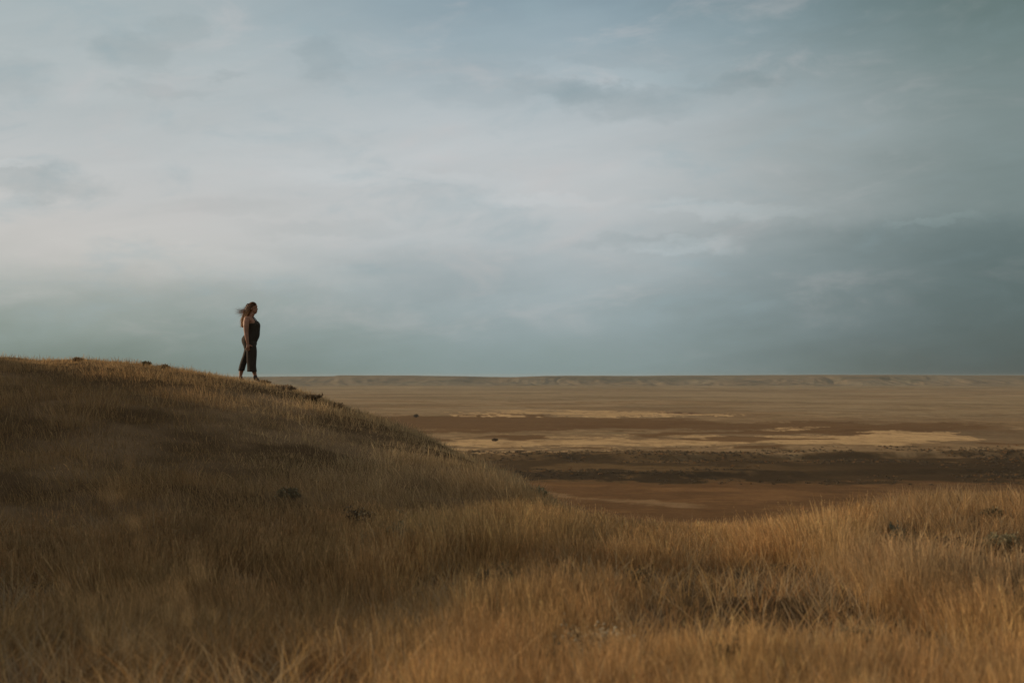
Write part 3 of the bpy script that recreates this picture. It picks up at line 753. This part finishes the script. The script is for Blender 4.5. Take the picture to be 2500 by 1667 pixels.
def fuse(name, shapes, mat, parent, voxel=.008, smooth=4):
    """fuses overlapping closed shapes into ONE continuous surface"""
    Vs, Fs = [], []
    for v_, f_ in shapes:
        o = len(Vs); Vs += list(v_); Fs += [tuple(i + o for i in f) for f in f_]
    me = bpy.data.meshes.new(name + '_src'); me.from_pydata(Vs, [], Fs); me.update()
    bm = bmesh.new(); bm.from_mesh(me); bmesh.ops.recalc_face_normals(bm, faces=bm.faces); bm.to_mesh(me); bm.free()
    tmp = bpy.data.objects.new(name + '_src', me); COL.objects.link(tmp)
    m = tmp.modifiers.new('r', 'REMESH'); m.mode = 'VOXEL'; m.voxel_size = voxel
    if smooth: s = tmp.modifiers.new('s', 'SMOOTH'); s.iterations = smooth; s.factor = .5
    dg = bpy.context.evaluated_depsgraph_get(); dg.update()
    out = bpy.data.meshes.new_from_object(tmp.evaluated_get(dg)); out.name = name
    bpy.data.objects.remove(tmp); bpy.data.meshes.remove(me)
    out.materials.clear(); out.materials.append(mat)
    for p in out.polygons: p.use_smooth = True
    o = bpy.data.objects.new(name, out); COL.objects.link(o); o.parent = parent
    return o
def Zc(y): return (1475 - y) / 794.0
def Xc(x): return (x - 480) / 794.0
def P(x, y, w=0.0): return (Xc(x), w, Zc(y))

foot = place(606, 936, 20)
D_ = 30.2
k_ = D_ / F * 0 + 1
person = empty('person', (0, 0, 0), 'woman with long windblown hair in a dark cropped jumpsuit walking along the hill crest', 'person')
# metric scale: 794 zoomed pixels per metre at 30.9 m
sc_p = (D_ / F) * 794.0 / 7.1286 * 1.022
def up(n_, a, b): return np.linspace(a, b, n_)
trunk = [  # y, back x, front x, half width
    (965, 440, 500, .060), (925, 404, 545, .150), (880, 392, 600, .180), (850, 378, 612, .195), (810, 364, 614, .205), (780, 360, 628, .205), (750, 362, 645, .198), (715, 384, 658, .182),
    (680, 412, 664, .168), (640, 424, 665, .160), (600, 428, 667, .162), (560, 428, 670, .168), (525, 426, 672, .172), (495, 426, 664, .175),
    (465, 428, 640, .182), (435, 434, 600, .188), (410, 444, 572, .165), (390, 458, 560, .120), (372, 472, 556, .080)]
def trunk_rings(grow=0.0, y0=2000, y1=0):
    return [(Xc((b + f) / 2), 0, Zc(yy_), (f - b) / 2 / 794 + grow, w + grow) for yy_, b, f, w in trunk if y1 <= yy_ <= y0]
def head_shapes():
    return [ball(Vector(P(548, 212)), .092, .076, .100, .1),               # cranium
            ball(Vector(P(578, 262)), .058, .058, .088, -.12),            # face
            ball(Vector(P(598, 206)), .032, .052, .030),                 # brow
            ball(Vector(P(590, 318)), .024, .026, .020),                 # chin
            tube([P(545, 300), P(588, 322)], [.05, .028], 12),           # jaw
            tube([P(606, 222), P(624, 250)], [.009, .013], 8),           # nose ridge
            ball(Vector(P(623, 252)), .013, .014, .009),                 # nose tip
            ball(Vector(P(612, 275)), .013, .022, .0065), ball(Vector(P(610, 288)), .012, .020, .0065),    # lips
            ball(Vector(P(566, 268, -.022)), .045, .042, .045), ball(Vector(P(566, 268, .022)), .045, .042, .045),  # cheeks
            ball(Vector(P(532, 248, -.076)), .014, .008, .026, .2), ball(Vector(P(532, 248, .076)), .014, .008, .026, .2),  # ears
            tube([P(498, 418), P(520, 370), P(540, 320), P(545, 280)], [.075, .058, .054, .05], 14)]
def arm(sgn, pts):
    s = [tube([(Xc(a), sgn * w, Zc(b)) for a, b, w, _ in pts], [q[3] for q in pts], 14, .85)]
    s.append(ball(Vector((Xc(472), sgn * .185, Zc(425))), .062, .052, .062))
    # palm and five fingers, slightly spread
    yh = sgn * .262
    s.append(tube([P(505, 848, yh), P(505, 868, yh), P(506, 895, yh), P(503, 912, yh)], [.024, .032, .036, .030], 12, .42))
    for pts_, rad in (([(484, 903), (474, 922), (463, 936), (457, 944)], .0095),
                      ([(494, 908), (490, 930), (487, 950), (486, 962)], .0105),
                      ([(505, 910), (507, 934), (509, 956), (510, 970)], .0108),
                      ([(517, 905), (524, 926), (529, 944), (531, 956)], .0100),
                      ([(512, 868), (538, 872), (556, 878), (576, 890)], .0118)):
        s.append(tube([P(a, b, yh - sgn * .012 * i) for i, (a, b) in enumerate(pts_)], [rad * 1.15, rad, rad * .95, rad * .7], 8))
    return s
ARM = [(470, 428, .178, .062), (466, 480, .215, .064), (466, 540, .235, .062), (468, 600, .245, .054), (470, 645, .250, .047), (478, 700, .255, .046), (488, 760, .260, .040), (498, 815, .262, .030), (504, 852, .262, .025)]
near_leg = [(530, 840, .10, .070), (545, 960, .105, .060), (550, 1080, .105, .056), (554, 1150, .105, .052), (562, 1230, .102, .052), (586, 1310, .10, .049), (607, 1385, .10, .034), (618, 1425, .10, .030)]
far_leg = [(475, 840, .10, .070), (440, 960, .105, .055), (408, 1080, .105, .048), (385, 1150, .105, .045), (354, 1230, .102, .046), (338, 1310, .10, .048), (326, 1385, .10, .033), (322, 1425, .10, .030)]
def leg(sgn, L): return tube([(Xc(a), sgn * w, Zc(b)) for a, b, w, _ in L], [q[3] for q in L], 16)
body_shapes = [ring_loft(trunk_rings(-.012, 880))] + head_shapes() + arm(-1, ARM) + arm(1, [(a + 8, b, w, r_) for a, b, w, r_ in ARM]) + [leg(-1, near_leg), leg(1, far_leg)]
body = fuse('body', body_shapes, M_SKIN, person, .0052, 2)

M_EYE = plain_mat('dark eye', (.03, .02, .015), .2, (20, .1), .5)
for sg in (-1, 1):
    v_, f_ = ball(Vector(P(603, 233, sg * .034)), .009, .013, .006); me_ = bpy.data.meshes.new('eye'); me_.from_pydata(v_, [], f_); me_.materials.append(M_EYE)
    e_ = bpy.data.objects.new('eye', me_); COL.objects.link(e_); e_.parent = body
# jumpsuit: bodice scooped at the back, wide cropped legs
def trouser(sgn, prof):
    # soft vertical folds that deepen towards the hem
    yy = np.linspace(prof[0][0], prof[-1][0], 26); A_ = np.array(prof, float); n = 60; Vs = []; Fs = []
    for i, y_ in enumerate(yy):
        b, f, w, hw = [np.interp(y_, A_[:, 0], A_[:, j]) for j in (1, 2, 3, 4)]
        t = (y_ - yy[0]) / (yy[-1] - yy[0])
        for k in range(n):
            a = 2 * math.pi * k / n
            fo = 1 + (.02 + .06 * t) * (math.sin(7 * a + 1.3 * sgn + 1.5 * t) * .6 + math.sin(4 * a - 2 * t + sgn) * .5)
            Vs.append((Xc((b + f) / 2) + (f - b) / 2 / 794 * math.cos(a) * min(fo, 1.0 + .02), sgn * w + hw * math.sin(a) * fo, Zc(y_)))
    for i in range(len(yy) - 1):
        for k in range(n): Fs.append((i * n + k, i * n + (k + 1) % n, (i + 1) * n + (k + 1) % n, (i + 1) * n + k))
    Fs.append(tuple(range(n))[::-1]); Fs.append(tuple((len(yy) - 1) * n + k for k in range(n)))
    return Vs, Fs
near_tr = [(800, 420, 614, .09, .112), (860, 452, 614, .10, .110), (900, 456, 626, .105, .112), (960, 456, 633, .108, .112), (1050, 458, 632, .11, .112), (1130, 460, 626, .112, .112), (1220, 466, 622, .113, .116), (1300, 467, 632, .113, .12), (1318, 468, 636, .113, .122)]
far_tr = [(800, 366, 560, .09, .112), (860, 382, 540, .10, .110), (910, 392, 520, .105, .112), (960, 384, 490, .108, .112), (1050, 360, 462, .11, .104), (1120, 332, 440, .112, .100), (1200, 308, 418, .113, .102), (1270, 291, 398, .113, .106), (1302, 288, 390, .113, .108)]
bod = [(yy_, b, f, w) for yy_, b, f, w in trunk if yy_ >= 495]
suit = [ring_loft([(Xc((b + f) / 2), 0, Zc(yy_), (f - b) / 2 / 794 + .004, w + .006) for yy_, b, f, w in bod]),
        ring_loft([(Xc(615), 0, Zc(530), .066, .150), (Xc(612), 0, Zc(490), .064, .150), (Xc(604), 0, Zc(462), .046, .125), (Xc(594), 0, Zc(446), .025, .09)]),
        trouser(-1, near_tr), trouser(1, far_tr),
        tube([P(610, 480, -.105), P(590, 430, -.090), P(566, 396, -.072), P(545, 380, -.066)], [.018, .012, .010, .010], 8),
        tube([P(610, 480, .105), P(590, 430, .090), P(566, 396, .072), P(545, 380, .066)], [.018, .012, .010, .010], 8)]
fuse('jumpsuit', suit, M_CLOTH, person, .0065, 9)
def boot(sgn, ankle, heel, toe, top):
    return [tube([P(top[0], top[1], sgn * .1), P(*ankle, sgn * .1)], [.045, .046], 14),
            tube([P(heel[0], heel[1] - 20, sgn * .1), P((heel[0] + toe[0]) / 2, (heel[1] + toe[1]) / 2 - 22, sgn * .1), P(toe[0] - 8, toe[1] - 14, sgn * .1)], [.040, .040, .024], 14, .95),
            tube([P(heel[0] - 4, heel[1] - 2, sgn * .1), P(toe[0] + 4, toe[1], sgn * .1)], [.014, .012], 8, 2.8),
            ball(Vector(P(ankle[0], ankle[1], sgn * .1)), .048, .042, .048)]
fuse('boot', boot(-1, (612, 1425), (600, 1452), (676, 1478), (600, 1380)), M_BOOT, person, .006, 3)
fuse('boot', boot(1, (322, 1425), (306, 1446), (392, 1482), (325, 1392)), plain_mat('worn reddish leather', (.10, .045, .028), .5, (25, .3), .4), person, .006, 3)

# hair: a fused mass for crown and fall, then hundreds of loose strands blown back
hs = [ball(Vector(P(541, 205)), .101, .084, .103, .1), ball(Vector(P(515, 235)), .070, .080, .095),
      tube([P(505, 190), P(472, 250), P(448, 310), P(425, 370), P(402, 430), P(395, 500), P(390, 548)], [.075, .074, .064, .056, .050, .042, .022], 14, 1.15),
      tube([P(495, 240), P(452, 290), P(420, 330), P(392, 350)], [.05, .045, .034, .018], 12)]
# the mass must leave the face bare: cut it with a plane in front
hair = fuse('hair', hs, M_HAIR, person, .007, 3)
bm = bmesh.new(); bm.from_mesh(hair.data)
fx0 = Xc(548)
for v in bm.verts:
    zc = (v.co.z - Zc(205))
    lim = Xc(606) if v.co.z > Zc(165) else Xc(545) + max(0, (v.co.z - Zc(215))) * 1.1
    if v.co.x > lim and v.co.z > Zc(330): v.co.x = lim - (v.co.x - lim) * .05
bm.to_mesh(hair.data); bm.free()
rgh = random.Random(5)
def strands(n, mat, name, gen, w):
    Vs, Fs = [], []
    for i in range(n):
        pts = gen(); m_ = len(pts)
        for j, p in enumerate(pts):
            ww = w * (1 - .75 * j / (m_ - 1)); b = len(Vs)
            Vs += [(p[0] - ww, p[1] - ww * .6, p[2]), (p[0] + ww, p[1] - ww * .6, p[2] + ww), (p[0], p[1] + ww, p[2] - ww)]
            if j:
                for k in range(3): Fs.append((b - 3 + k, b - 3 + (k + 1) % 3, b + (k + 1) % 3, b + k))
    return mesh_obj(name, np.array(Vs), np.array(Fs), mat, hair)
def fall():
    u = rgh.random(); sx_ = 470 + rgh.gauss(30, 22); sy_ = rgh.uniform(150, 250); w0 = rgh.uniform(-.07, .07)
    ex = rgh.gauss(372, 20); ey = rgh.uniform(430, 568); mx_ = rgh.gauss(404, 24); ph = rgh.uniform(0, 6)
    out = []
    for j in range(13):
        t = j / 12; a = (1 - t) ** 2; b = 2 * t * (1 - t); c_ = t * t
        wv = math.sin(t * 9 + ph) * 7 * t
        out.append(P(a * sx_ + b * mx_ + c_ * ex + wv, a * sy_ + b * (300 + 60 * u) + c_ * ey, w0 * (1 - .4 * t)))
    return out
def fly():
    sx_ = rgh.uniform(440, 500); sy_ = rgh.uniform(160, 290); w0 = rgh.uniform(-.07, .07)
    L_ = rgh.uniform(.35, 1.0) ** 1.3; ex = sx_ - 40 - 190 * L_; ey = rgh.gauss(275, 45) + 60 * (1 - L_); ph = rgh.uniform(0, 6); out = []
    for j in range(11):
        t = j / 10; wv = math.sin(t * 7 + ph) * 10 * t
        out.append(P(sx_ + (ex - sx_) * t, sy_ + (ey - sy_) * (t ** .8) + wv + 30 * math.sin(t * 3.1), w0))
    return out
def comb():
    x0 = rgh.uniform(505, 606); y0 = 128 + (x0 - 545) ** 2 * .010 + rgh.uniform(2, 30); w0 = -rgh.uniform(.02, .094)
    pts = [(x0, y0), (rgh.uniform(500, 530), rgh.uniform(185, 230)), (rgh.uniform(452, 500), 290), (rgh.uniform(412, 452), 390), (rgh.uniform(372, 418), rgh.uniform(500, 566))]
    ws = [w0 * .8, -.094, -.098, -.088, -.06]; out = []; ph = rgh.uniform(0, 6)
    for j in range(17):
        u = j / 16 * 4; i = min(int(u), 3); f = u - i
        p0, p1, p2, p3 = [pts[max(0, min(4, i + q))] for q in (-1, 0, 1, 2)]
        cr = lambda a, b, c_, d: .5 * (2 * b + (c_ - a) * f + (2 * a - 5 * b + 4 * c_ - d) * f * f + (3 * b - a - 3 * c_ + d) * f ** 3)
        out.append(P(cr(p0[0], p1[0], p2[0], p3[0]) + math.sin(j * .9 + ph) * 3 * j / 16, cr(p0[1], p1[1], p2[1], p3[1]), ws[i] * (1 - f) + ws[i + 1] * f + rgh.uniform(-.002, .002)))
    return out
strands(300, M_HAIR, 'loose_strands', comb, .0030)
strands(200, M_HAIRT, 'loose_strands', comb, .0022)
strands(420, M_HAIR, 'loose_strands', fall, .0024)
strands(420, M_HAIRT, 'loose_strands', fall, .0024)
strands(200, M_HAIRT, 'windblown_strands', fly, .0016)
person.scale = (sc_p,) * 3
bx_, by_ = (540 + 480 / 7.1286 - PX0) / F * D_, D_
person.location = (bx_, by_, -((720 + 1475 / 7.1286) - V0) / F * D_ - .028)
for X_, Z_ in ((Xc(600), Zc(1475)), (Xc(680), Zc(1480)), (Xc(306), Zc(1450)), (Xc(392), Zc(1482))):
    wx = person.location.x + X_ * sc_p; wz = person.location.z + Z_ * sc_p
    print('foot gap', round(wz - float(hill_z(np.array([wx]), np.array([person.location.y]))[0]), 3))
print('PERSON', person.location[:], 'scale', sc_p, 'ground', foot[:])

# ------------------------------------------------------------------ dusty evening air over the valley
bm = bmesh.new(); bmesh.ops.create_cube(bm, size=1)
me = bpy.data.meshes.new('haze'); bm.to_mesh(me); bm.free()
haze = bpy.data.objects.new('haze', me); COL.objects.link(haze)
top_, bot_ = 5.0, -75.0
haze.scale = (22000, 22000, top_ - bot_); haze.location = (0, 0, (top_ + bot_) / 2)
hm, ht_ = new_mat('dusty air'); pv_ = ht_.nodes.new('ShaderNodeVolumePrincipled'); pv_.inputs['Color'].default_value = (.82, .80, .74, 1)
pv_.inputs['Density'].default_value = 2.6e-5; pv_.inputs['Anisotropy'].default_value = .2
oo = ht_.nodes.new('ShaderNodeOutputMaterial'); ht_.links.new(pv_.outputs[0], oo.inputs['Volume'])
me.materials.append(hm)
set_props(haze, 'thin dusty evening air over the valley', 'haze', None, 'stuff')
